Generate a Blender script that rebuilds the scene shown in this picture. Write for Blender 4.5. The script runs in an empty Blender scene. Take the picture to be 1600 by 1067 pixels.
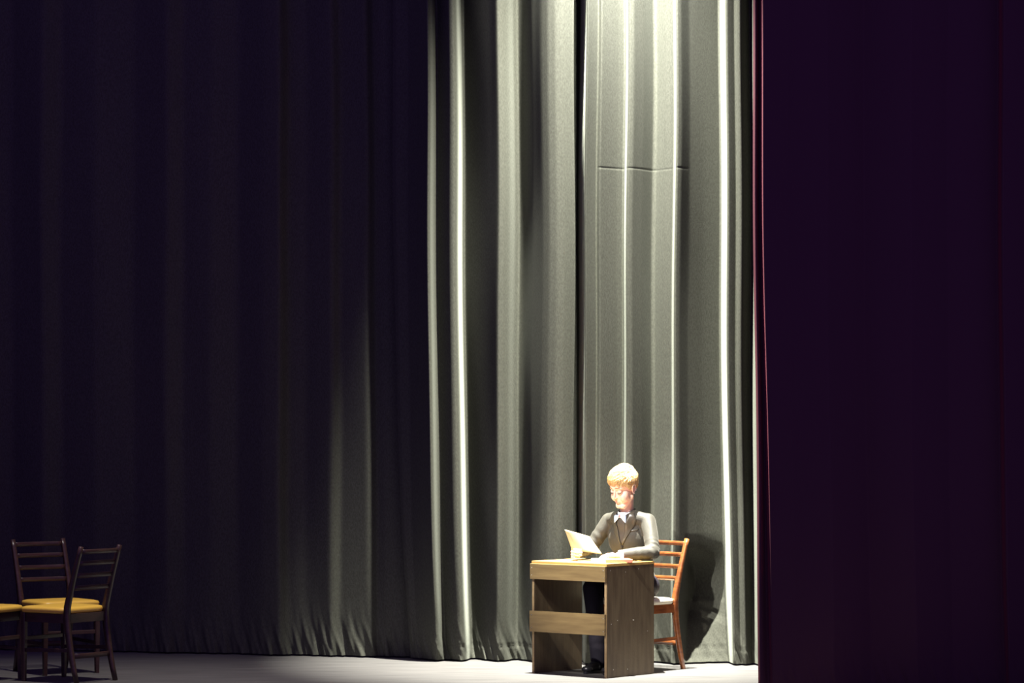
import bpy, bmesh, math, random
import numpy as np
from mathutils import Vector, Matrix, Euler
from mathutils.bvhtree import BVHTree
random.seed(7)
rng = np.random.default_rng(11)
S = bpy.context.scene
COL = S.collection

# ------------------------------------------------------------------ camera, world, lights, exposure
H, F, D0, YH = 1.7, 5100.0, 20.0, 626.5
cam = bpy.data.cameras.new('camera')
cam.sensor_width = 36.0
cam.lens = 36.0 * F / 1600.0
cam.shift_y = (YH - 533.5) / 1600.0
cam.clip_end = 200
camo = bpy.data.objects.new('camera', cam)
COL.objects.link(camo)
camo.location = (0, -D0, H)
camo.rotation_euler = (math.pi / 2, 0, 0)
S.camera = camo

world = bpy.data.worlds.new('world'); S.world = world
world.use_nodes = True
bg = world.node_tree.nodes['Background']
bg.inputs[0].default_value = (0.34, 0.19, 0.85, 1)
bg.inputs[1].default_value = 0.20

def spot(name, loc, target, power, size, blend, radius, color):
    l = bpy.data.lights.new(name, 'SPOT')
    l.energy = power; l.spot_size = math.radians(size); l.spot_blend = blend
    l.shadow_soft_size = radius; l.color = color
    o = bpy.data.objects.new(name, l); COL.objects.link(o)
    o.location = loc
    o.rotation_euler = (Vector(target) - Vector(loc)).to_track_quat('-Z', 'Y').to_euler()
    return o
key = spot('stage_spotlight', (0.56, 0.08, 8.6), (0.60, 1.05, 2.0), 20500, 37.5, 1.0, 0.05, (1.0, 0.985, 0.88))
key.scale = (0.8, 1, 1)                                  # shutters narrow the beam sideways
spot('hot_spotlight', (0.70, 0.18, 6.2), (0.74, 1.1, 4.6), 2200, 42, 1.0, 0.05, (1.0, 1.0, 0.97))
spot('front_spotlight', (-2.6, -4.6, 6.3), (0.80, 0.62, 0.75), 2500, 13, 0.6, 0.04, (1.0, 0.97, 0.90))
spot('added_fill', (-1.7, -6.2, 5.6), (0.76, 0.30, 0.42), 900, 9, 0.8, 0.06, (1.0, 0.90, 0.78))  # added fill lamp, brightens the desk's side panel
spot('added_edge_light', (-1.5, 0.2, 5.5), (1.45, -1.6, 2.4), 4200, 42, 0.8, 0.04, (1.0, 0.80, 0.75))  # invented lamp, added to pick out the red curtain's edge
spot('top_light', (-1.9, -1.2, 6.3), (-2.1, -1.0, 0.0), 760, 56, 1.0, 0.08, (1.0, 0.93, 0.85))

vs = S.view_settings
vs.view_transform = 'Standard'; vs.look = 'None'; vs.gamma = 1.0
vs.use_curve_mapping = False
vs.exposure = 1.0

# ------------------------------------------------------------------ helpers
def P(px, py, y):                     # a pixel of the photograph at a distance y behind the desk's near corner
    d = D0 + y
    return Vector(((px - 800) * d / F, y, H - (py - YH) * d / F))

def mat(name, base, rough=0.6, spec=0.4, sheen=0.0, sheen_rough=0.4, sheen_tint=(1, 1, 1), noise=None, bump=0.0,
        bump_scale=60, metal=0.0, trans=0.0, coat=0.0, sss=0.0):
    m = bpy.data.materials.new(name); m.use_nodes = True
    nt = m.node_tree; b = nt.nodes['Principled BSDF']
    b.inputs['Base Color'].default_value = (*base, 1)
    b.inputs['Roughness'].default_value = rough
    b.inputs['Specular IOR Level'].default_value = spec
    b.inputs['Metallic'].default_value = metal
    b.inputs['Sheen Weight'].default_value = sheen
    b.inputs['Sheen Roughness'].default_value = sheen_rough
    b.inputs['Sheen Tint'].default_value = (*sheen_tint, 1)
    b.inputs['Coat Weight'].default_value = coat
    if sss:
        b.inputs['Subsurface Weight'].default_value = sss
        b.inputs['Subsurface Radius'].default_value = (0.02, 0.007, 0.003)
        b.inputs['Subsurface Scale'].default_value = 1.0
    tc = nt.nodes.new('ShaderNodeTexCoord')
    if noise:                           # (scale vector, dark colour, detail)
        mp = nt.nodes.new('ShaderNodeMapping'); mp.inputs['Scale'].default_value = noise[0]
        nz = nt.nodes.new('ShaderNodeTexNoise'); nz.inputs['Scale'].default_value = 1.0
        nz.inputs['Detail'].default_value = noise[2] if len(noise) > 2 else 4
        cr = nt.nodes.new('ShaderNodeValToRGB')
        cr.color_ramp.elements[0].position = 0.35; cr.color_ramp.elements[1].position = 0.65
        cr.color_ramp.elements[0].color = (*noise[1], 1); cr.color_ramp.elements[1].color = (*base, 1)
        nt.links.new(tc.outputs['Object'], mp.inputs[0]); nt.links.new(mp.outputs[0], nz.inputs['Vector'])
        nt.links.new(nz.outputs['Fac'], cr.inputs[0]); nt.links.new(cr.outputs[0], b.inputs['Base Color'])
    if bump:
        n2 = nt.nodes.new('ShaderNodeTexNoise'); n2.inputs['Scale'].default_value = bump_scale
        n2.inputs['Detail'].default_value = 5
        bp = nt.nodes.new('ShaderNodeBump'); bp.inputs['Strength'].default_value = bump; bp.inputs['Distance'].default_value = 0.004
        nt.links.new(tc.outputs['Object'], n2.inputs['Vector']); nt.links.new(n2.outputs['Fac'], bp.inputs['Height'])
        nt.links.new(bp.outputs[0], b.inputs['Normal'])
    if trans:
        t = nt.nodes.new('ShaderNodeBsdfTranslucent'); t.inputs[0].default_value = (*base, 1)
        mx = nt.nodes.new('ShaderNodeMixShader'); mx.inputs[0].default_value = trans
        out = nt.nodes['Material Output']
        nt.links.new(b.outputs[0], mx.inputs[1]); nt.links.new(t.outputs[0], mx.inputs[2]); nt.links.new(mx.outputs[0], out.inputs[0])
    return m

M = {}
M['velvet'] = mat('black_velvet', (0.066, 0.067, 0.055), 0.9, 0.06, 0.20, 0.22, (0.95, 1.0, 0.85),
                  noise=((150, 150, 60), (0.046, 0.047, 0.038), 6), bump=0.15, bump_scale=170)
M['hem'] = M['velvet']
M['red'] = mat('red_velvet', (0.064, 0.032, 0.040), 0.9, 0.05, 0.6, 0.3, (1.0, 0.04, 0.08), bump=0.2, bump_scale=150)
M['floor'] = mat('stage_floor', (0.105, 0.100, 0.096), 0.5, 0.4, noise=((2.2, 26, 1), (0.066, 0.063, 0.061), 6), bump=0.15, bump_scale=30)
M['wall'] = mat('dark_wall', (0.02, 0.02, 0.022), 0.9, 0.2, bump=0.3, bump_scale=20)
M['ply'] = mat('brown_plywood', (0.30, 0.215, 0.11), 0.5, 0.4, noise=((3, 3, 30), (0.24, 0.165, 0.08), 5), bump=0.1)
M['plank'] = mat('plank_wood', (0.22, 0.155, 0.065), 0.5, 0.4, noise=((4, 20, 40), (0.155, 0.105, 0.045), 5), bump=0.1)
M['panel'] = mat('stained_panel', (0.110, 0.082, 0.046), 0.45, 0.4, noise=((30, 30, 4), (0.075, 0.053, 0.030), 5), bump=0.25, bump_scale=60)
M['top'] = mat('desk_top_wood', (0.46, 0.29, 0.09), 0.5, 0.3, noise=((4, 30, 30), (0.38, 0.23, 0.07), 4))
M['edge'] = mat('raw_edge', (0.55, 0.40, 0.22), 0.6, 0.3)
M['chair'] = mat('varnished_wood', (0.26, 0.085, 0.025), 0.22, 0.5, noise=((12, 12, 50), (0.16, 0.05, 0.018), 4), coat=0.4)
M['shadechair'] = mat('shaded_varnish', (0.045, 0.022, 0.018), 0.35, 0.35, noise=((12, 12, 50), (0.03, 0.014, 0.012), 4), coat=0.1)  # the chair varnish with the dim left side's shade put into its colour
M['cream'] = mat('overlit_seat', (0.80, 0.74, 0.55), 0.45, 0.5, bump=0.1)  # seat colour paled to carry the overexposure
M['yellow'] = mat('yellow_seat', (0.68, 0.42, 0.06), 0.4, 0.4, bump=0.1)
M['skin'] = mat('skin', (0.88, 0.62, 0.50), 0.42, 0.4, sss=0.25, noise=((40, 40, 40), (0.85, 0.56, 0.43), 3))
M['lip'] = mat('lip', (0.70, 0.29, 0.24), 0.4, 0.4)
M['hair'] = mat('blond_hair', (0.78, 0.57, 0.29), 0.38, 0.5, noise=((90, 90, 30), (0.60, 0.38, 0.15), 3))
M['brow'] = mat('fair_brow', (0.40, 0.24, 0.10), 0.6, 0.2)
M['lash'] = mat('lashes', (0.07, 0.03, 0.02), 0.6, 0.2)
M['eye'] = mat('eye_white', (0.75, 0.72, 0.68), 0.2, 0.5)
M['jacket'] = mat('grey_black_wool', (0.046, 0.043, 0.034), 0.6, 0.3, 0.1, 0.4, (1, 0.95, 0.85), bump=0.3, bump_scale=220)
M['satin'] = mat('satin_lapel', (0.072, 0.065, 0.047), 0.33, 0.5)
M['vest'] = mat('waistcoat', (0.06, 0.053, 0.045), 0.5, 0.3)
M['trouser'] = mat('black_trousers', (0.012, 0.010, 0.016), 0.8, 0.2, bump=0.3, bump_scale=60)
M['shoe'] = mat('black_leather', (0.012, 0.012, 0.014), 0.3, 0.5)
M['shirt'] = mat('white_shirt', (0.80, 0.82, 0.86), 0.6, 0.3)
M['bow'] = mat('pale_blue_bow', (0.42, 0.55, 0.74), 0.5, 0.3)
M['collar'] = mat('mauve_collar', (0.42, 0.30, 0.33), 0.6, 0.3)
M['button'] = mat('dark_button', (0.02, 0.02, 0.02), 0.3, 0.5)
M['paper'] = mat('paper', (0.60, 0.49, 0.31), 0.6, 0.3, trans=0.35)
M['page'] = mat('page', (0.85, 0.82, 0.76), 0.6, 0.3)
M['redbook'] = mat('red_cover', (0.75, 0.26, 0.17), 0.45, 0.4)
M['screw'] = mat('screw_steel', (0.6, 0.6, 0.58), 0.35, 0.5, metal=0.8)

def link(name, me, m, parent=None, smooth=True, label=None):
    me.name = name
    if m is not None:
        me.materials.clear(); me.materials.append(m)
    if smooth:
        me.polygons.foreach_set('use_smooth', [True] * len(me.polygons))
    o = bpy.data.objects.new(name, me); COL.objects.link(o)
    if parent is not None:
        o.parent = parent
    if label: o['label'] = label
    return o

def obj(name, bm, m, parent=None, smooth=False, label=None):
    me = bpy.data.meshes.new(name)
    bmesh.ops.recalc_face_normals(bm, faces=bm.faces)
    bm.to_mesh(me); bm.free()
    return link(name, me, m, parent, smooth, label)

def empty(name, loc, rz=0.0):
    o = bpy.data.objects.new(name, None); COL.objects.link(o)
    o.location = loc; o.rotation_euler = (0, 0, rz); o.empty_display_size = 0.1
    return o

def tag(o, label, cat, group=None):
    o['label'] = label; o['category'] = cat
    if group: o['group'] = group
    return o

def bx(bm, c, s, rot=None, bevel=0.0):
    g = bmesh.ops.create_cube(bm, size=1.0)
    mt = Matrix.Translation(c) @ ((rot.to_4x4() if rot else Matrix.Identity(4)) @ Matrix.Diagonal((*s, 1)))
    bmesh.ops.transform(bm, matrix=mt, verts=g['verts'])
    if bevel:
        es = list({e for v in g['verts'] for e in v.link_edges})
        bmesh.ops.bevel(bm, geom=es, offset=bevel, segments=2, profile=0.6, affect='EDGES')
    return bm

def new(): return bmesh.new()

def loft(bm, rings, close=True, caps=True):
    vr = [[bm.verts.new(p) for p in r] for r in rings]
    n = len(vr[0])
    for a, b in zip(vr, vr[1:]):
        for i in range(n if close else n - 1):
            j = (i + 1) % n
            bm.faces.new((a[i], a[j], b[j], b[i]))
    if caps and close:
        bm.faces.new(vr[0][::-1]); bm.faces.new(vr[-1])
    return bm

def bar(bm, pts, w, d, side=Vector((1, 0, 0)), bev=0.25):
    """rounded rectangular section swept along pts; w across 'side', d across the other"""
    rings = []
    for i, p in enumerate(pts):
        p = Vector(p)
        t = (Vector(pts[min(i + 1, len(pts) - 1)]) - Vector(pts[max(i - 1, 0)])).normalized()
        s = (side - t * side.dot(t)).normalized(); o = t.cross(s)
        ww = w[i] if isinstance(w, (list, tuple)) else w
        dd = d[i] if isinstance(d, (list, tuple)) else d
        a, b = ww / 2, dd / 2; k = min(a, b) * bev
        rings.append([p + s * x + o * y for x, y in ((a, b - k), (a - k, b), (-a + k, b), (-a, b - k), (-a, -b + k), (-a + k, -b), (a - k, -b), (a, -b + k))])
    return loft(bm, rings)

def tube(bm, pts, rs, n=10):
    rings = []
    prev = None
    for i, p in enumerate(pts):
        p = Vector(p)
        t = (Vector(pts[min(i + 1, len(pts) - 1)]) - Vector(pts[max(i - 1, 0)])).normalized()
        s = prev if prev is not None else t.orthogonal()
        s = (s - t * s.dot(t)).normalized(); prev = s
        o = t.cross(s); r = rs[i] if isinstance(rs, (list, tuple)) else rs
        rings.append([p + (s * math.cos(a) + o * math.sin(a)) * r for a in [2 * math.pi * k / n for k in range(n)]])
    return loft(bm, rings)

def ball(bm, c, r, rot=None, seg=24):
    if not isinstance(r, (tuple, list)): r = (r, r, r)
    g = bmesh.ops.create_uvsphere(bm, u_segments=seg, v_segments=seg // 2, radius=1.0)
    mt = Matrix.Translation(c) @ ((rot.to_4x4() if rot else Matrix.Identity(4)) @ Matrix.Diagonal((*r, 1)))
    bmesh.ops.transform(bm, matrix=mt, verts=g['verts'])

def caps(bm, pts, rs, seg=18):
    """chain of tapering capsules for fusing"""
    for i, (p, r) in enumerate(zip(pts, rs)):
        ball(bm, p, r, seg=seg)
        if i:
            a, b = Vector(pts[i - 1]), Vector(p); d = b - a
            if d.length < 1e-5: continue
            g = bmesh.ops.create_cone(bm, cap_ends=True, segments=seg, radius1=rs[i - 1], radius2=r, depth=d.length)
            bmesh.ops.transform(bm, matrix=Matrix.Translation((a + b) / 2) @ d.to_track_quat('Z', 'Y').to_matrix().to_4x4(), verts=g['verts'])

def fuse(bm, voxel, smooth=4, fac=0.5):
    """weld overlapping solids into one continuous skin"""
    me = bpy.data.meshes.new('tmp'); bmesh.ops.recalc_face_normals(bm, faces=bm.faces); bm.to_mesh(me); bm.free()
    o = bpy.data.objects.new('tmp', me); COL.objects.link(o)
    r = o.modifiers.new('r', 'REMESH'); r.mode = 'VOXEL'; r.voxel_size = voxel
    if smooth:
        s = o.modifiers.new('s', 'SMOOTH'); s.iterations = smooth; s.factor = fac
    dg = bpy.context.evaluated_depsgraph_get(); dg.update()
    res = bpy.data.meshes.new_from_object(o.evaluated_get(dg))
    bpy.data.objects.remove(o); bpy.data.meshes.remove(me)
    return res

def copy_tree(o, parent=None):
    c = o.copy(); COL.objects.link(c)
    if parent is not None: c.parent = parent
    for ch in [x for x in COL.objects if x.parent == o]:
        copy_tree(ch, c)
    return c

def struct(o): o['kind'] = 'structure'; return o

# ------------------------------------------------------------------ the setting
bm = new(); bx(bm, (0, -0.35, -0.05), (18, 7.3, 0.1))
struct(obj('floor', bm, M['floor']))
bm = new(); bx(bm, (0, 3.2, 3.6), (18, 0.2, 7.2))
struct(obj('wall_back', bm, M['wall']))

for side, sx in (('left', -1), ('right', 1)):
    bm = new(); bx(bm, (sx * 8.9, 0.4, 3.6), (0.2, 5.4, 7.2))
    struct(obj('wall_' + side, bm, M['wall']))
# ------------------------------------------------------------------ curtains
def sm(x, k):
    if k < 0.5: return x
    n = int(k * 3); w = np.exp(-0.5 * (np.arange(-n, n + 1) / k) ** 2); w /= w.sum()
    return np.convolve(np.pad(x, n, mode='edge'), w, mode='valid')

def curtain(name, keys, A, B, m, zmax, step=1.1, soft=1.6, crinkle=0.02, seams=(), zmin=0.012, hemz=0.10, seed=1, wob=0.012, deep=1.0, shadow_hollow=None):
    """keys: (x at the top, x at the floor, depth of the fold towards the house). A, B: the hanging line Y = A + B*X"""
    r = np.random.default_rng(seed)
    k = np.array(keys, float)
    xt = np.arange(k[0, 0], k[-1, 0], step)
    xb = sm(np.interp(xt, k[:, 0], k[:, 1]), 3 / step)
    fo = sm(np.interp(xt, k[:, 0], k[:, 2]), soft / step)
    zs = np.concatenate([np.linspace(zmin, 0.5, 34), np.linspace(0.53, 3.17, 50), np.linspace(3.18, 3.22, 11), np.linspace(3.26, 4.4, 22), np.linspace(4.6, zmax, 8)])
    n, mrows = len(xt), len(zs)
    # small wrinkles gathered from sines
    verts = np.zeros((mrows, n, 3))
    ph = r.uniform(0, 6.28, 12)
    u = xt / 255.0
    for i, z in enumerate(zs):
        t = np.clip(1 - z / 4.2, 0, 1) ** 2.2
        px = xt * (1 - t) + xb * t
        px = px + 1.3 * np.sin(z * 1.3 + u * 1.7 + ph[0]) + 0.8 * np.sin(z * 2.9 + u * 4 + ph[1])
        c = (px - 800) / F
        X = c * A / (1 - c * B)
        low = math.exp(-(z / 0.16) ** 1.5)
        cr = sum(a * np.sin(u * w * (1 + 0.02 * math.sin(z * 5)) + ph[j] + z * q) for j, (a, w, q) in
                 enumerate(((0.5, 70, 9), (0.35, 113, -14), (0.3, 43, 6), (0.22, 170, 20)), 2))
        f = fo * deep * (1 + 0.05 * math.sin(z * 1.1 + ph[6])) * (1 - 0.4 * math.exp(-z / 0.4))
        f = f + crinkle * low * (cr + 0.6)
        f = f + wob * 0.35 * (np.sin(u * 9 + z * 1.7 + ph[8]) + 0.6 * np.sin(u * 21 + z * 2.3 + ph[9]))
        if shadow_hollow: f = f + shadow_hollow(xt, z)
        for zz, amp in seams:
            f = f - amp * math.exp(-((z - zz) / 0.006) ** 2) * ((xt > 934) & (xt < 1074))
        if abs(z - hemz) < 0.008: f = f - 0.004
        verts[i, :, 0] = X; verts[i, :, 1] = A + B * X - f - D0; verts[i, :, 2] = z
    V = verts.reshape(-1, 3)
    idx = np.arange(mrows * n).reshape(mrows, n)
    q = np.stack([idx[:-1, :-1], idx[:-1, 1:], idx[1:, 1:], idx[1:, :-1]], -1).reshape(-1, 4)
    me = bpy.data.meshes.new(name)
    me.from_pydata(V.tolist(), [], q.tolist()); me.update()
    o = link(name, me, m, None, True)
    so = o.modifiers.new('thickness', 'SOLIDIFY'); so.thickness = 0.004; so.offset = -1; so.use_rim = False
    return o

CA, CB = 21.34, -0.247
c1 = curtain('stage_curtain', [(-420, -420, .0), (-370, -370, .12), (-300, -300, .0), (-250, -250, .10), (-190, -190, .02), (-140, -140, .12), (-90, -90, 0.0), (-30, -30, .10), (20, 22, .02), (70, 72, .12), (96, 96, .02), (150, 150, .07), (210, 212, .0), (262, 262, .09), (286, 288, .01),
              (330, 330, .05), (372, 374, .0), (412, 414, .10), (440, 443, .13), (447, 450, .02), (478, 480, .01), (520, 522, .10), (530, 532, .02), (555, 558, .06), (575, 585, .10), (582, 592, .0),
              (600, 605, .03), (618, 618, .02), (660, 660, .02)],
             CA + 0.10, CB, M['velvet'], 6.6, seed=3, soft=4, hemz=-1, deep=0.9)
tag(c1, 'black velvet stage curtain in deep shade behind the dim chairs at left', 'curtain')
c2 = curtain('stage_curtain', [(612, 640, .0), (617, 645, .03), (636, 653, .04), (652, 667, .14), (668, 684, .29), (671, 687, .28), (676, 693, .16), (681, 697, .09), (702, 718, .20), (709, 725, .20), (715, 731, .13), (719, 736, -.12),
              (723, 741, -.16), (766, 770, .08), (778, 779, .15), (787, 787, .115), (794, 794, .05), (804, 804, -.08), (810, 810, -.12), (818, 817, -.08), (831, 830, .07), (837, 835, .12),
              (846, 844, .20), (856, 853, .245), (868, 865, .26), (879, 876, .24), (888, 885, .195), (897, 894, .14)],
             CA, CB, M['velvet'], 6.6, seed=5, soft=1.8)
tag(c2, 'half-lit black velvet stage curtain with deep rounded folds just left of the desk', 'curtain')
def shadow_hollow(x, z):          # added steep hollow that darkens the cloth where the chair's shadow falls
    s_ = float(np.interp(z, [0, .04, .25, .50, .56, .70, .76], [0, .12, .45, 1.0, .95, .25, 0]))
    if s_ <= 0: return 0 * x
    x0 = float(np.interp(z, [0, .41, .76], [1068, 1054, 1071])); x1 = x0 + 4 + 32 * s_
    if z > .41: x1 = 1073 + 18 * s_
    a = np.clip((x - x0) / (x1 - x0), 0, 1) * np.clip((1134 - x) / (1134 - x1), 0, 1)
    return -.26 * min(1, s_ * 1.6) * a
c3 = curtain('stage_curtain', [(885, 882, -.42), (909, 907, -.42), (911, 909, .32), (914, 912, .36), (932, 931, .22), (936, 935, .26), (950, 950, .18), (964, 963, .10), (975, 973, .05), (979, 977, .165), (988, 986, .14), (1004, 1002, .03),
              (1020, 1017, -.11), (1026, 1023, -.12), (1038, 1035, -.03), (1051, 1048, .03), (1054, 1051, .135), (1062, 1060, .10), (1076, 1075, .0), (1100, 1102, -.13), (1129, 1143, -.28), (1131, 1145, -.04),
              (1133, 1147, .065), (1142, 1155, .03), (1149, 1160, .0), (1151, 1162, .05), (1156, 1167, .05), (1174, 1180, -.12), (1182, 1186, .09), (1190, 1192, .0), (1260, 1262, .05)],
             CA + 0.02, CB, M['velvet'], 6.6, seed=8, soft=1.3, seams=((3.20, 0.0014),), crinkle=0.012, shadow_hollow=shadow_hollow)
tag(c3, 'brightly spotlit black velvet stage curtain right behind the seated boy and his chair', 'curtain')

RA = 18.4
red = curtain('stage_curtain', [(1177, 1184, .0), (1181, 1188, .03), (1188, 1205, -.02), (1190, 1207, .07), (1196, 1214, .065), (1230, 1245, .05), (1290, 1300, .12), (1350, 1360, .0), (1420, 1430, .10), (1480, 1490, .0),
               (1558, 1572, .0), (1561, 1575, .10), (1600, 1612, .02), (1680, 1690, .10), (1740, 1740, .0), (1800, 1800, .12), (1880, 1880, .0), (1950, 1950, .10), (2040, 2040, .0)],
              RA, 0.0, M['red'], 6.6, seed=21, soft=1.0, crinkle=0.01, wob=0.004)
tag(red, 'dark red velvet house curtain filling the right side, one thin edge lit', 'curtain')

# ------------------------------------------------------------------ desk
N = Vector((0.58, 0.0, 0)); ang = math.atan2(-0.455, -0.387)   # desk faces (-.65,-.76)
fr = Vector((-0.455, 0.387, 0)); sd = Vector((0.306, 0.36, 0))
DW, DD, DH = fr.length, sd.length, 0.702
xa = -fr.normalized(); ya = sd.normalized()            # desk frame: x to the near corner, y to its back
rz = math.atan2(xa.y, xa.x)
desk = empty('school_desk', N + fr / 2 + sd / 2, rz)
tag(desk, 'brown plywood desk with open slatted front that the boy sits at', 'desk')
t = 0.018
for sx, lab in ((-1, None), (1, None)):
    b = new(); bx(b, (sx * (DW / 2 - t / 2), 0.004, (DH - 0.018) / 2), (t, DD - 0.008, DH - 0.018), bevel=0.0015)
    o = obj('side_panel', b, M['panel'], desk)
    e = new(); bx(e, (sx * (DW / 2 - t / 2), -DD / 2 + 0.0012 + 0.0005, (DH - 0.02) / 2), (t - 0.002, 0.003, DH - 0.022))
    obj('edge_strip', e, M['ply'], o, label='pale front edge of the panel')  # front edge drawn paler than the panel faces
b = new(); bx(b, (0, 0, DH - 0.009), (DW + 0.004, DD + 0.004, 0.018), bevel=0.002)
obj('desk_top', b, M['top'], desk, label='light yellow wooden top')
for z0, z1, x0, x1 in ((0.590, 0.686, -DW / 2 - 0.002, DW / 2 + 0.001), (0.262, 0.392, -DW / 2 - 0.006, DW / 2 - 0.003)):
    b = new(); bx(b, ((x0 + x1) / 2, -DD / 2 - 0.009, (z0 + z1) / 2), (x1 - x0, 0.018, z1 - z0), bevel=0.0015)
    p = obj('front_plank', b, M['plank'], desk)
    s = new()
    for sx in (-1, 1):
        for zz in (z0 + 0.025, z1 - 0.025):
            g = bmesh.ops.create_cone(s, cap_ends=True, segments=10, radius1=0.003, radius2=0.0025, depth=0.002)
            bmesh.ops.transform(s, matrix=Matrix.Translation((sx * (DW / 2 - 0.012), -DD / 2 - 0.0187, zz)) @ Matrix.Rotation(math.pi / 2, 4, 'X'), verts=g['verts'])
    obj('screws', s, M['screw'], p)['kind'] = 'stuff'
s = new()
for yy, zz in ((-.2, .66), (-.05, .645), (.08, .66), (-.19, .33), (-.13, .35), (.03, .345), (.17, .27), (-.17, .05), (-.03, .045)):
    g = bmesh.ops.create_cone(s, cap_ends=True, segments=8, radius1=0.0028, radius2=0.002, depth=0.0016)
    bmesh.ops.transform(s, matrix=Matrix.Translation((DW / 2 + 0.0004, yy, zz)) @ Matrix.Rotation(math.pi / 2, 4, 'Y'), verts=g['verts'])
obj('screws', s, M['screw'], desk)['kind'] = 'stuff'
b = new(); bx(b, (0, DD / 2 - 0.012, DH - 0.018 - 0.02), (DW - 2 * t, 0.018, 0.04), bevel=0.0015)
obj('back_rail', b, M['panel'], desk)

# ------------------------------------------------------------------ chairs
def make_chair(wood, seatm, label, loc, rz, group=None, seat_label=None):
    root = empty('ladder_back_chair', loc, rz)
    tag(root, label, 'chair', group)
    W, Dp, SZ, top = 0.175, 0.17, 0.435, 0.825
    def back(z):                                      # rearward set of the posts at height z
        return 0.08 * (1 - z / SZ) ** 1.6 if z < SZ else 0.115 * ((z - SZ) / (top - SZ)) ** 1.15
    for sx in (-1, 1):
        b = new()
        zs = [0, .08, .16, .24, .32, .40, .46, .54, .62, .70, .78, top]
        bar(b, [(sx * W, Dp + back(z), z) for z in zs], [.024, .026, .028, .03, .032, .034, .034, .032, .03, .028, .027, .026],
            [.026, .028, .032, .034, .036, .038, .036, .032, .028, .026, .024, .022])
        obj('rear_post', b, wood, root, True)
        b = new()
        bar(b, [(sx * (W + .005), -Dp, 0), (sx * (W + .005), -Dp, .2), (sx * (W + .005), -Dp, .42)], [.024, .03, .036], [.024, .03, .036])
        obj('front_leg', b, wood, root)
    for z in (.795, .725, .650, .575):
        b = new()
        pts = [(x * W, Dp + back(z) + 0.022 * (1 - x * x), z) for x in np.linspace(-.96, .96, 11)]
        bar(b, pts, 0.028, 0.014, side=Vector((0, 0, 1)), bev=.4)
        obj('slat', b, wood, root, True)
    # seat: dished pad with rounded corners
    b = new()
    for zz, grow in (() if False else ((0, 0),)):
        pass
    rings = []
    for h, g in ((0.420, -.004), (0.424, .0), (0.440, .004), (0.452, -.002), (0.457, -.02), (0.4575, -.07), (0.456, -.13)):
        ring = []
        for k in range(32):
            a = 2 * math.pi * k / 32
            ca, sa = math.cos(a), math.sin(a)
            e = 0.28
            x = math.copysign(abs(ca) ** e, ca) * (W + .022 + g + (-0.012 if sa > 0 else .012) * abs(sa))
            y = math.copysign(abs(sa) ** e, sa) * (Dp + .012 + g) - 0.014
            ring.append((x, y, h))
        rings.append(ring)
    loft(b, rings)
    obj('seat', b, seatm, root, True, label=seat_label)
    for a0, a1 in (((-W, -Dp), (W, -Dp)), ((-W, Dp), (W, Dp)), ((-W, -Dp), (-W, Dp)), ((W, -Dp), (W, Dp))):
        b = new()
        bar(b, [(a0[0], a0[1], .39), (a1[0], a1[1], .39)], .055, .018, side=Vector((0, 0, 1)), bev=.15)
        obj('apron', b, wood, root)
    for sx in (-1, 1):
        b = new(); bar(b, [(sx * W, -Dp, .19), (sx * W, Dp + back(.2), .2)], .022, .016, side=Vector((0, 0, 1)))
        obj('stretcher', b, wood, root)
    b = new()
    bar(b, [(x * W, Dp + back(.16) + .02 * (1 - x * x), .165) for x in np.linspace(-.96, .96, 7)], .030, .014, side=Vector((0, 0, 1)))
    obj('stretcher', b, wood, root, True)
    b = new(); bar(b, [(-W, -Dp, .26), (W, -Dp, .26)], .024, .016, side=Vector((0, 0, 1)))
    obj('stretcher', b, wood, root)
    return root

make_chair(M['chair'], M['cream'], 'orange-brown varnished ladder-back wooden chair with pale seat, the one the boy sits on',
           (0.786, 0.655, 0), math.radians(-45), seat_label='seat coloured pale as if overlit')
cA = make_chair(M['shadechair'], M['yellow'], 'shade-darkened ladder-back chair with yellow seat, nearest of the dim chairs at left, seen from behind',
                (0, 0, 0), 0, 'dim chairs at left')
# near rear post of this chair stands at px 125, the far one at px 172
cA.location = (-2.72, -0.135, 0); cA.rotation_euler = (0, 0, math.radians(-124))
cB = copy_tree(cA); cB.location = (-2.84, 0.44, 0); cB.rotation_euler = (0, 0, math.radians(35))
cB['label'] = 'unlit shade-darkened ladder-back chair facing the audience, behind the nearest dim chair at left'
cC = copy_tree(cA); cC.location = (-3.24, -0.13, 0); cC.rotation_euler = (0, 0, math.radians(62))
cC['label'] = 'shade-darkened chair with yellow seat cut off by the left edge of the picture'

# ------------------------------------------------------------------ the boy
ROOT = Vector((0.77, 0.64, 0))
boy = empty('person', ROOT)
tag(boy, 'blond boy in dark dinner jacket and pale bow tie reading at the desk', 'person')
T0 = Matrix.Translation(-ROOT)

fwd = Vector((-0.5, -0.866, 0)).normalized(); lft = Vector((0.866, -0.5, 0)).normalized(); up = Vector((0, 0, 1))
RT = Matrix((lft, -fwd, up)).transposed()               # torso axes as columns: x his left, y his back, z up
chest = Vector((0.735, 0.600, 0.845)); neck = Vector((0.722, 0.572, 0.985)); pelvis = Vector((0.790, 0.665, 0.53)); waist = Vector((0.768, 0.635, 0.675))
shL = Vector((0.853, 0.532, 0.943)); elL = Vector((0.880, 0.395, 0.755)); wrL = Vector((0.665, 0.325, 0.738))
shR = Vector((0.615, 0.670, 0.940)); elR = Vector((0.497, 0.668, 0.770)); wrR = Vector((0.402, 0.478, 0.748))
hipL = pelvis + lft * 0.07; hipR = pelvis - lft * 0.07
knL = Vector((0.640, 0.345, 0.52)); knR = Vector((0.505, 0.455, 0.53))
anL = Vector((0.665, 0.380, 0.09)); anR = Vector((0.545, 0.470, 0.09))
HC = Vector((0.700, 0.535, 1.158))                      # head centre
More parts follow.
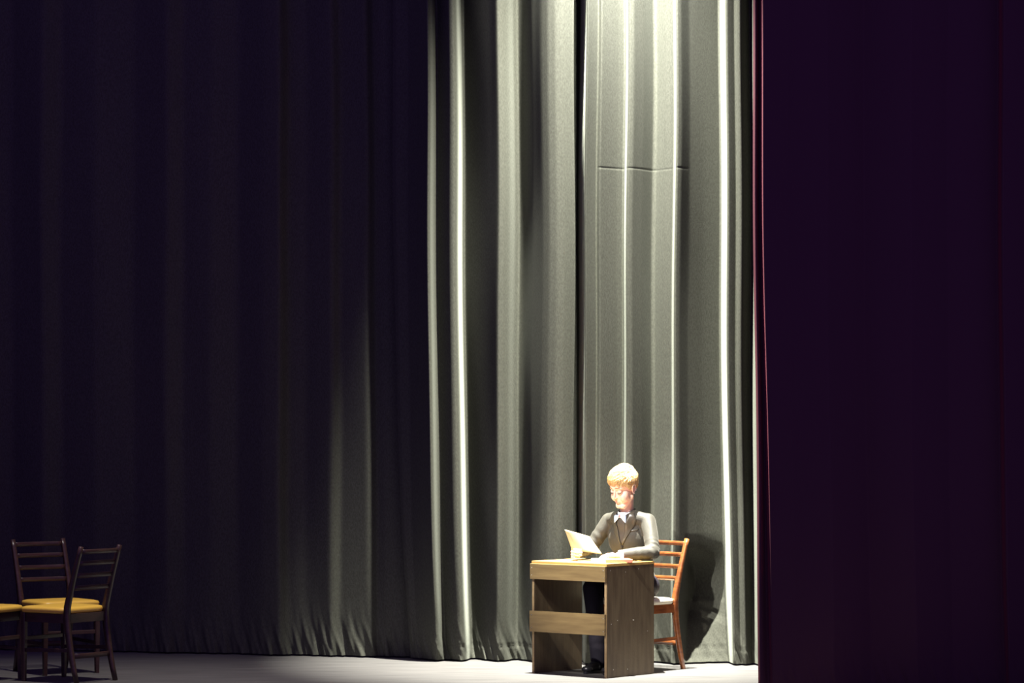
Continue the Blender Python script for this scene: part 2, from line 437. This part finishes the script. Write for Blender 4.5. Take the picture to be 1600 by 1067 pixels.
RH = Euler((0, 0, math.radians(-44))).to_matrix() @ Euler((0, math.radians(3), 0)).to_matrix() @ Euler((math.radians(20), 0, 0)).to_matrix()
MH = Matrix.Translation(HC) @ RH.to_4x4()
def h(x, y, z): return MH @ Vector((x, y, z))

b = new()
# head
ball(b, h(0, .014, .030), (.074, .093, .084), RH, 40)
ball(b, h(0, -.020, -.035), (.060, .065, .080), RH, 40)
ball(b, h(0, -.030, .035), (.064, .058, .056), RH, 32)
ball(b, h(0, -.064, -.101), (.022, .018, .017), RH)
caps(b, [h(-.05, .0, -.06), h(-.02, -.055, -.105), h(.02, -.055, -.105), h(.05, .0, -.06)], [.018, .018, .018, .018])
for s in (-1, 1):
    ball(b, h(s * .032, -.053, -.045), (.029, .026, .031), RH)
    caps(b, [h(s * .012, -.079, .022), h(s * .040, -.066, .019)], [.0095, .009])
    ball(b, h(s * .046, -.040, -.034), (.020, .024, .028), RH)
    ball(b, h(s * .037, -.026, -.052), (.026, .034, .036), RH)
    ball(b, h(s * .0295, -.0690, -.003), (.0165, .0120, .0125), RH)
    ball(b, h(s * .0085, -.090, -.038), .0062)
    # ear: bowl with a rolled rim
    ball(b, h(s * .072, .012, -.014), (.007, .014, .024), RH)
    rim = [h(s * (.077 + .004 * math.sin(a)), .014 - .019 * math.cos(a) * .9, -.012 + .030 * math.sin(a)) for a in np.linspace(-1.5, 3.6, 9)]
    caps(b, rim, [.0042] * 9, 10)
caps(b, [h(0, -.081, .008), h(0, -.089, -.016), h(0, -.0965, -.033)], [.0062, .0068, .0082])
caps(b, [h(-.016, -.0765, -.067), h(0, -.0815, -.065), h(.016, -.0765, -.067)], [.0045, .0062, .0045])
caps(b, [h(-.013, -.0755, -.075), h(0, -.0797, -.0765), h(.013, -.0755, -.075)], [.0045, .0065, .0045])
# neck, trunk, limbs
caps(b, [h(0, .022, -.05), neck + Vector((0, 0, .01)), neck - Vector((0, 0, .05))], [.043, .043, .06], 28)
ball(b, chest, (.125, .082, .13), RT, 32); ball(b, waist, (.112, .078, .13), RT, 32); ball(b, pelvis, (.13, .10, .10), RT, 32)
caps(b, [shR, chest + up * .09, shL], [.042, .06, .042])
caps(b, [shL, elL, wrL], [.040, .032, .023]); caps(b, [shR, elR, wrR], [.040, .032, .023])
caps(b, [hipL, knL, anL], [.072, .050, .032]); caps(b, [hipR, knR, anR], [.072, .050, .032])
for an in (anL, anR):
    caps(b, [an, an + Vector((-.02, -.03, -.055))], [.03, .020])

def hand(b, wrist, d, n, s, curl=(35, 45, 30), thumb=(0.5, 0.5), spread=0.06, sc=0.88, only=None):
    """wrist joint; d towards the knuckles, n out of the palm, s to the thumb side. Returns finger tips."""
    d = d.normalized(); s = (s - d * s.dot(d)).normalized(); n = (n - d * n.dot(d) - s * n.dot(s)).normalized()
    tips = []
    for k, (off, ml, l1, l2, l3, r) in enumerate(((.030, .082, .040, .025, .020, .0082), (.010, .085, .044, .028, .021, .0086),
                                                  (-.010, .080, .041, .026, .020, .0082), (-.028, .072, .032, .020, .018, .0072))):
        kn = wrist + (d * ml + s * off) * sc
        caps(b, [wrist + s * off * .45 * sc, kn], [.0145 * sc, .0115 * sc], 14)
        fd = (d + s * off * spread * 60 * .1).normalized()
        p = kn; a = 0; pts = [kn]; rs = [r * sc * 1.08]
        for L, ca, rr in ((l1, curl[0], r), (l2, curl[1], r * .93), (l3, curl[2], r * .8)):
            a += math.radians(ca + 4 * k)
            p = p + (fd * math.cos(a) + n * math.sin(a)) * L * sc
            pts.append(p); rs.append(rr * sc)
        caps(b, pts, rs, 14); tips.append(p)
    ball(b, wrist + (d * .045 + n * .004) * sc, (.026 * sc, .018 * sc, .026 * sc), None, 16)
    t0 = wrist + (d * .015 + s * .020) * sc
    t1 = t0 + (d * .6 + s * .75 + n * .25).normalized() * .036 * sc
    t2 = t1 + (d * .85 + s * thumb[0] + n * thumb[1]).normalized() * .030 * sc
    t3 = t2 + (d * .9 + s * (thumb[0] - .35) + n * (thumb[1] + .1)).normalized() * .024 * sc
    caps(b, [t0, t1, t2, t3], [.014 * sc, .0115 * sc, .0100 * sc, .0080 * sc], 14)
    return tips
hand(b, wrL, Vector((-1, .02, .02)), Vector((0, -.25, -1)), Vector((0, 1, .1)), curl=(20, 28, 20))
hand(b, wrR, Vector((-.35, -.95, .02)), Vector((1, -.25, .1)), Vector((.1, 0, 1)), curl=(42, 50, 25), thumb=(.25, .45))
me = fuse(b, 0.0025, 5, 0.5)
me.transform(T0)
body = link('body', me, M['skin'], boy, True)
# lips are skin of another colour
me.materials.append(M['lip'])
Mi = (T0 @ MH).inverted()
for p in me.polygons:
    q = Mi @ p.center
    if abs(q.x) < .016 and q.y < -.070 and -.080 < q.z < -.0625 and abs(q.x) < .017 - abs(q.z + .071) * 1.0:
        p.material_index = 1

# eyes, lashes and brows
for s in (-1, 1):
    e = new(); ball(e, h(s * .0295, -.0715, -.0075), (.0105, .0092, .0085), RH); e.transform(T0)
    eo = obj('eye', e, M['eye'], body, True)
    e = new(); tube(e, [h(s * x, yy, z) for x, yy, z in ((.015, -.0785, -.0085), (.022, -.0822, -.0105), (.030, -.0830, -.0115), (.038, -.0808, -.0105), (.044, -.0755, -.0075))],
                    [.0010, .0020, .0025, .0021, .0010], 6); e.transform(T0)
    obj('eyelashes', e, M['lash'], body, True)
    e = new(); tube(e, [h(s * x, yy, z) for x, yy, z in ((.011, -.0885, .0225), (.022, -.0865, .0260), (.034, -.0800, .0275), (.044, -.0715, .0245))],
                    [.0013, .0022, .0020, .0009], 6); e.transform(T0)
    obj('eyebrow', e, M['brow'], body, True)

# hair: a shaped cap plus swept locks
def scalp(az, el):      # direction -> point on the skull in head space
    d = Vector((math.cos(el) * math.sin(az), -math.cos(el) * math.cos(az), math.sin(el)))
    return Vector((0, .014, .030)) + Vector((d.x * .076, d.y * .096, d.z * .087)), d
def hairline(az):        # lowest z of the hair for a heading, 0 = face, pi = nape
    a = abs((az + math.pi) % (2 * math.pi) - math.pi)
    return float(np.interp(a, [0, .5, .95, 1.25, 1.45, 1.75, 2.2, 3.15], [.062, .060, .044, -.010, .020, .020, -.040, -.058]))
def shell(d, a):        # thickness of the hair over the skull
    f = max(0, math.cos(a))
    bk = max(0, -math.cos(a)) * max(0, d.z)
    return .007 + .005 * bk + .014 * max(0, d.z) ** .7 + .009 * f * max(0, min(1, (d.z - .05) * 2.2)) * max(0, 1 - d.z) ** .6
hb = new()
rows = []
for i in range(19):
    ring = []
    for j in range(56):
        az = 2 * math.pi * j / 56
        z0 = hairline(az)
        elmin = math.asin(max(-1, min(1, (z0 - .030) / .087)))
        el = elmin + (math.pi / 2 - .03 - elmin) * i / 18
        p, d = scalp(az, el)
        a = abs((az + math.pi) % (2 * math.pi) - math.pi)
        lift = shell(d, a) * .82 * min(1, i / 2.5 + .1)
        ring.append(MH @ (p + d * lift))
    rows.append(ring)
loft(hb, rows)
CS = Vector((0, .014, .030))
for k in range(3000):
    az = random.uniform(-math.pi, math.pi)
    z0 = hairline(az); elmin = math.asin(max(-1, min(1, (z0 - .030) / .087)))
    el = elmin + .04 + (1.5 - elmin) * random.random() ** .9
    p, d = scalp(az, el)
    top = max(0, math.sin(el)) ** .8
    jit = Vector((random.gauss(0, .16), random.gauss(0, .16), random.gauss(0, .12)))
    L = (.018 + .040 * top) * random.uniform(.75, 1.2)
    w = random.uniform(.0011, .0022)
    amp = random.uniform(.82, 1.30) if random.random() < .25 else random.uniform(.86, 1.10)
    rings = []; n = 6; q = CS + Vector((d.x * .076, d.y * .096, d.z * .087))
    for t_ in range(n + 1):
        tt = t_ / n
        e_ = q - CS; dd = Vector((e_.x / .076, e_.y / .096, e_.z / .087)).normalized()
        a_ = abs(math.atan2(dd.x, -dd.y))
        comb = (Vector((-.62, -.70, .05)) * top + Vector((0, .30, -1)) * (1 - top) + jit)
        comb = (comb - dd * comb.dot(dd)).normalized()
        sf = CS + Vector((dd.x * .076, dd.y * .096, dd.z * .087))
        c = sf + dd * (shell(dd, a_) * amp * min(1, .35 + tt * 1.6) - .004 * tt ** 3)
        sdv = dd.cross(comb).normalized()
        ww = w * min(1, .5 + 2 * tt) * (1 - tt) ** .5 + .0002
        rings.append([MH @ (c + sdv * ww), MH @ (c + dd * ww * .9), MH @ (c - sdv * ww), MH @ (c - dd * ww * .5)])
        q = sf + comb * (L / n)
    loft(hb, rings)
hb.transform(T0)
obj('hair', hb, M['hair'], boy, True)

# jacket
b = new()
ball(b, chest + Vector((0, 0, -.01)), (.138, .092, .135), RT, 36)
ball(b, chest + up * .065 - fwd * .008, (.142, .080, .080), RT, 36)
ball(b, waist + up * .03, (.130, .094, .17), RT, 36); ball(b, pelvis + up * .06 + fwd * .01, (.126, .10, .085), RT, 36)
caps(b, [shR + up * .004, neck - up * .022 - lft * .05, neck - up * .022 + lft * .05, shL + up * .004], [.045, .050, .050, .045], 24)
caps(b, [neck - up * .05, neck - up * .005 - fwd * .012], [.075, .058], 24)
caps(b, [shL, shL.lerp(elL, .5) + lft * .004, elL], [.052, .048, .045], 24); caps(b, [elL, elL.lerp(wrL, .5), wrL.lerp(elL, .16)], [.045, .042, .037], 24)
caps(b, [shR, shR.lerp(elR, .5), elR], [.052, .047, .045], 24); caps(b, [elR, elR.lerp(wrR, .5), wrR.lerp(elR, .16)], [.045, .041, .037], 24)
jm = fuse(b, 0.0045, 7, 0.5)
# cloth wrinkles at elbows, armpits and waist
def wr(jm, centres):
    n = len(jm.vertices)
    co = np.empty(n * 3); jm.vertices.foreach_get('co', co); co = co.reshape(-1, 3)
    no = np.array([v.normal[:] for v in jm.vertices])
    disp = np.zeros(n)
    for c, ax, rad, amp, fq in centres:
        c = np.array(c[:]); ax = np.array(Vector(ax).normalized()[:])
        d = np.linalg.norm(co - c, axis=1)
        s = (co - c) @ ax
        o = np.array(Vector(ax).orthogonal().normalized()[:]); cross = (co - c) @ o
        disp += amp * np.exp(-(d / rad) ** 2) * np.sin(s * fq + 2.3 * np.sin(cross * 26) + 1.2)
    co += no * disp[:, None]
    jm.vertices.foreach_set('co', co.reshape(-1)); jm.update()
wr(jm, [(elL, (elL - shL) + (wrL - elL) * .5, .050, .0042, 150), (elL + up * .03 - fwd * .03, (elL - shL), .045, .003, 210), (elL.lerp(wrL, .45), (wrL - elL) + up * .15, .05, .0016, 130),
        (shL.lerp(elL, .30) + fwd * .02, Vector((.9, .2, -.6)), .045, .0036, 125), (shL - up * .02 - lft * .03, Vector((1, 0, .3)), .035, .0035, 150), (shR + lft * .03 - up * .03, Vector((-1, 0, .3)), .035, .003, 150), (elR, elR - shR, .05, .004, 150), (shR.lerp(elR, .6), Vector((-.6, .2, -1)), .05, .0035, 120), (elR.lerp(wrR, .5), wrR - elR, .05, .002, 140)])
bv = BVHTree.FromPolygons([v.co.copy() for v in jm.vertices], [tuple(p.vertices) for p in jm.polygons])
jm.transform(T0)
jacket = link('jacket', jm, M['jacket'], boy, True)

FO = (fwd + Vector((0, 0, .10))).normalized()
def on_chest(a, z, off):
    o = Vector((chest.x, chest.y, 0)) + lft * a + up * z
    hit = bv.ray_cast(o + FO * .6, -FO)
    q = hit[0] if hit[0] is not None else o + fwd * .08
    return q + FO * off
def patch(name, left, right, off, m, parent, n=10, thick=.003, label=None, offr=None):
    """cloth strip lying on the chest between two edge lines given as (a, z)"""
    bb = new(); rings = []
    def at(line, t):
        t *= len(line) - 1; i = min(int(t), len(line) - 2); f = t - i
        return (line[i][0] * (1 - f) + line[i + 1][0] * f, line[i][1] * (1 - f) + line[i + 1][1] * f)
    for i in range(n + 1):
        t = i / n; A, B = at(left, t), at(right, t)
        fr_, bk = [], []
        for k in range(6):
            u = k / 5; a = A[0] * (1 - u) + B[0] * u; z = A[1] * (1 - u) + B[1] * u
            of = off if offr is None else off * (1 - u) + offr * u
            fr_.append(on_chest(a, z, of)); bk.append(on_chest(a, z, of - thick))
        rings.append(fr_ + bk[::-1])
    loft(bb, rings)
    bb.transform(T0)
    return obj(name, bb, m, parent, True, label)
# waistcoat and shirt in the opening
patch('waistcoat', [(-.044, .985), (-.036, .93), (-.020, .85), (-.004, .790)], [(.044, .985), (.036, .93), (.020, .85), (.004, .790)], .003, M['vest'], boy, label='dark waistcoat')
patch('shirt', [(-.040, .992), (-.026, .970), (-.012, .955)], [(.040, .992), (.026, .970), (.012, .955)], .006, M['shirt'], boy, label='white shirt front')
for s in (-1, 1):
    patch('lapel', [(s * .046, .992), (s * .040, .955), (s * .024, .87), (s * .004, .785)], [(s * .074, .996), (s * .096, .948), (s * .054, .865), (s * .006, .783)], .010, M['satin'], jacket, 14, offr=.006)
patch('front_edge', [(-.006, .785), (-.008, .62)], [(-.002, .785), (-.004, .62)], .004, M['jacket'], jacket)
patch('pocket_flap', [(.060, .885), (.058, .872)], [(.100, .893), (.098, .880)], .004, M['satin'], jacket, 3)
bb = new()
q = on_chest(0, .775, .004); g = bmesh.ops.create_cone(bb, cap_ends=True, segments=16, radius1=.008, radius2=.006, depth=.005)
bmesh.ops.transform(bb, matrix=Matrix.Translation(q) @ FO.to_track_quat('Z', 'Y').to_matrix().to_4x4(), verts=g['verts']); bb.transform(T0)
obj('button', bb, M['button'], jacket)
# standing collar round the neck
bb = new(); rings = []
for z_, r_ in ((-.010, .054), (.010, .0525), (.028, .051)):
    rings.append([neck + fwd * .004 + Vector((math.cos(a) * r_ * 1.02, math.sin(a) * r_, z_ - .004 + .012 * (-(math.cos(a) * fwd.x + math.sin(a) * fwd.y)))) for a in np.linspace(0, 2 * math.pi, 33)[:-1]])
inner = [[(Vector(p) - neck) * .955 + neck for p in r] for r in rings[::-1]]
for i, r in enumerate(inner):
    for k in range(32): r[k].z = rings[2 - i][k].z
loft(bb, rings + inner, caps=False); bb.transform(T0)
obj('shirt_collar', bb, M['shirt'], boy, True, label='white collar')
# jacket collar at the nape
bb = new(); rings = []
for z_, r_ in ((-.030, .068), (.006, .060), (.034, .056), (.034, .063), (.010, .074), (-.030, .092)):
    rr = []
    for a in np.linspace(-2.0, 2.0, 25):
        d = (-fwd) * math.cos(a) + lft * math.sin(a)
        rr.append(neck - fwd * .004 + d * r_ + up * (z_ + .004 - .010 * (1 - math.cos(a))))
    rings.append(rr)
vr = [[bb.verts.new(p) for p in r] for r in rings]
for a_, b_ in zip(vr, vr[1:] + vr[:1]):
    for i in range(24): bb.faces.new((a_[i], a_[i + 1], b_[i + 1], b_[i]))
bb.faces.new([r[0] for r in vr]); bb.faces.new([r[-1] for r in vr][::-1])
bb.transform(T0); obj('neck_collar', bb, M['satin'], jacket, True)
# bow tie: two flared wings and a knot
kc = on_chest(-.004, .968, .018)
bb = new()
for s in (-1, 1):
    rings = []
    for x, hh, th in ((.003, .007, .006), (.012, .012, .008), (.024, .019, .008), (.036, .024, .006), (.042, .023, .003)):
        c = kc + lft * s * x + fwd * (-.0012 * (x / .01)) - up * (.55 * x)
        rings.append([c + up * (hh * math.sin(a)) + FO * (th * math.cos(a) + .0015 * math.sin(3 * a)) for a in np.linspace(0, 2 * math.pi, 15)[:-1]])
    loft(bb, rings)
bb.transform(T0)
bow = obj('bow_tie', bb, M['bow'], boy, True, label='pale blue bow tie')
bb = new(); ball(bb, kc + FO * .003, (.0075, .008, .009), RT); bb.transform(T0); obj('knot', bb, M['collar'], bow, True, label='mauve knot')
# shirt cuffs
for w_, e_ in ((wrL, elL), (wrR, elR)):
    bb = new(); d = (w_ - e_).normalized()
    tube(bb, [w_ - d * .045, w_ - d * .035, w_ - d * .004, w_ - d * .002, w_ - d * .03], [.033, .0335, .0325, .028, .026], 24); bb.transform(T0)
    obj('shirt_cuff', bb, M['shirt'], boy, True, label='white shirt cuff')
# trousers
b = new()
ball(b, pelvis, (.138, .112, .085), RT, 32)
for hp, kn, an in ((hipL, knL, anL), (hipR, knR, anR)):
    caps(b, [hp, hp.lerp(kn, .5), kn, kn.lerp(an, .5), an - up * .018], [.084, .074, .062, .054, .052], 24)
tm = fuse(b, .006, 5)
wr(tm, [(knL, knL - hipL, .08, .003, 90), (knR, knR - hipR, .08, .003, 100), (anL + up * .1, Vector((.4, 0, 1)), .06, .003, 90), (anR + up * .1, Vector((-.4, 0, 1)), .06, .003, 100)])
tm.transform(T0); link('trousers', tm, M['trouser'], boy, True)
for an in (anL, anR):
    fd = Vector((-.55, -.83, 0))
    bb = new()
    caps(bb, [an + Vector((0, 0, -.025)), an + Vector((0, 0, -.045)) - fd * .02], [.040, .040])
    caps(bb, [an + fd * .05 + Vector((0, 0, -.050)), an + fd * .115 + Vector((0, 0, -.058))], [.038, .030])
    ball(bb, an + fd * .14 + Vector((0, 0, -.062)), (.036, .036, .022))
    sm_ = fuse(bb, .004, 6)
    for v in sm_.vertices: v.co.z = max(v.co.z, .014)
    sm_.transform(T0); sh = link('shoe', sm_, M['shoe'], boy, True)
    bb = new()
    rings = []
    for z_ in (.0, .016):
        rings.append([an.xy.to_3d() + fd * (.055 + .115 * math.cos(a)) + fd.cross(up) * (.040 * math.sin(a)) + up * z_ for a in np.linspace(0, 2 * math.pi, 25)[:-1]])
    loft(bb, rings); bb.transform(T0); obj('sole', bb, M['shoe'], sh)

# ------------------------------------------------------------------ things on the desk
def sheet(bb, c, bend, thick, nrm_off=0.0, n=10):
    """curved leaf from four corners TL, TR, BR, BL"""
    TL, TR, BR, BL = c
    nv = (TR - TL).cross(BL - TL).normalized()
    g = [[None] * (n + 1) for _ in range(n + 1)]; g2 = [[None] * (n + 1) for _ in range(n + 1)]
    for i in range(n + 1):
        for j in range(n + 1):
            u, v = i / n, j / n
            p = (TL * (1 - u) + TR * u) * (1 - v) + (BL * (1 - u) + BR * u) * v
            p = p + nv * (bend * math.sin(math.pi * u) + nrm_off)
            g[i][j] = bb.verts.new(p); g2[i][j] = bb.verts.new(p - nv * thick)
    for i in range(n):
        for j in range(n):
            bb.faces.new((g[i][j], g[i + 1][j], g[i + 1][j + 1], g[i][j + 1]))
            bb.faces.new((g2[i][j + 1], g2[i + 1][j + 1], g2[i + 1][j], g2[i][j]))
    ed = [(i, 0) for i in range(n + 1)] + [(n, j) for j in range(1, n + 1)] + [(i, n) for i in range(n - 1, -1, -1)] + [(0, j) for j in range(n - 1, 0, -1)]
    for (a, b_), (c_, d_) in zip(ed, ed[1:] + ed[:1]):
        bb.faces.new((g[a][b_], g2[a][b_], g2[c_][d_], g[c_][d_]))
TL, TR, BR, BL = P(882, 827, .36), P(921, 838, .46), P(941, 866, .405), P(894, 859, .392)
base = (BL + BR) / 2
paper = empty('script_booklet', base)
tag(paper, 'cream stapled script booklet held up in the boy’s hands above the desk', 'booklet')
for k, (off, m_) in enumerate(((0, M['paper']), (.0022, M['paper']))):
    bb = new(); dl = Vector((0.004, .002, -.004)) * k
    sheet(bb, [TL + dl, TR + dl, BR, BL], -.010 - .004 * k, .0010, off)
    bb.transform(Matrix.Translation(-base)); obj('cover' if k == 0 else 'page', bb, m_, paper, True)

nb = P(955, 875, .20); nb.z = DH
note = empty('notebook', nb, math.radians(-8))
tag(note, 'thin red notebook lying open on the desk top below the boy’s hands', 'notebook')
bb = new(); bx(bb, (.035, .01, .0105), (.17, .13, .021), Euler((0, 0, .35)).to_matrix(), bevel=.003); obj('cover', bb, M['redbook'], note)
bb = new(); bx(bb, (-.055, -.01, .011), (.135, .12, .022), Euler((0, 0, .1)).to_matrix(), bevel=.002); obj('page', bb, M['page'], note, label='white pages')
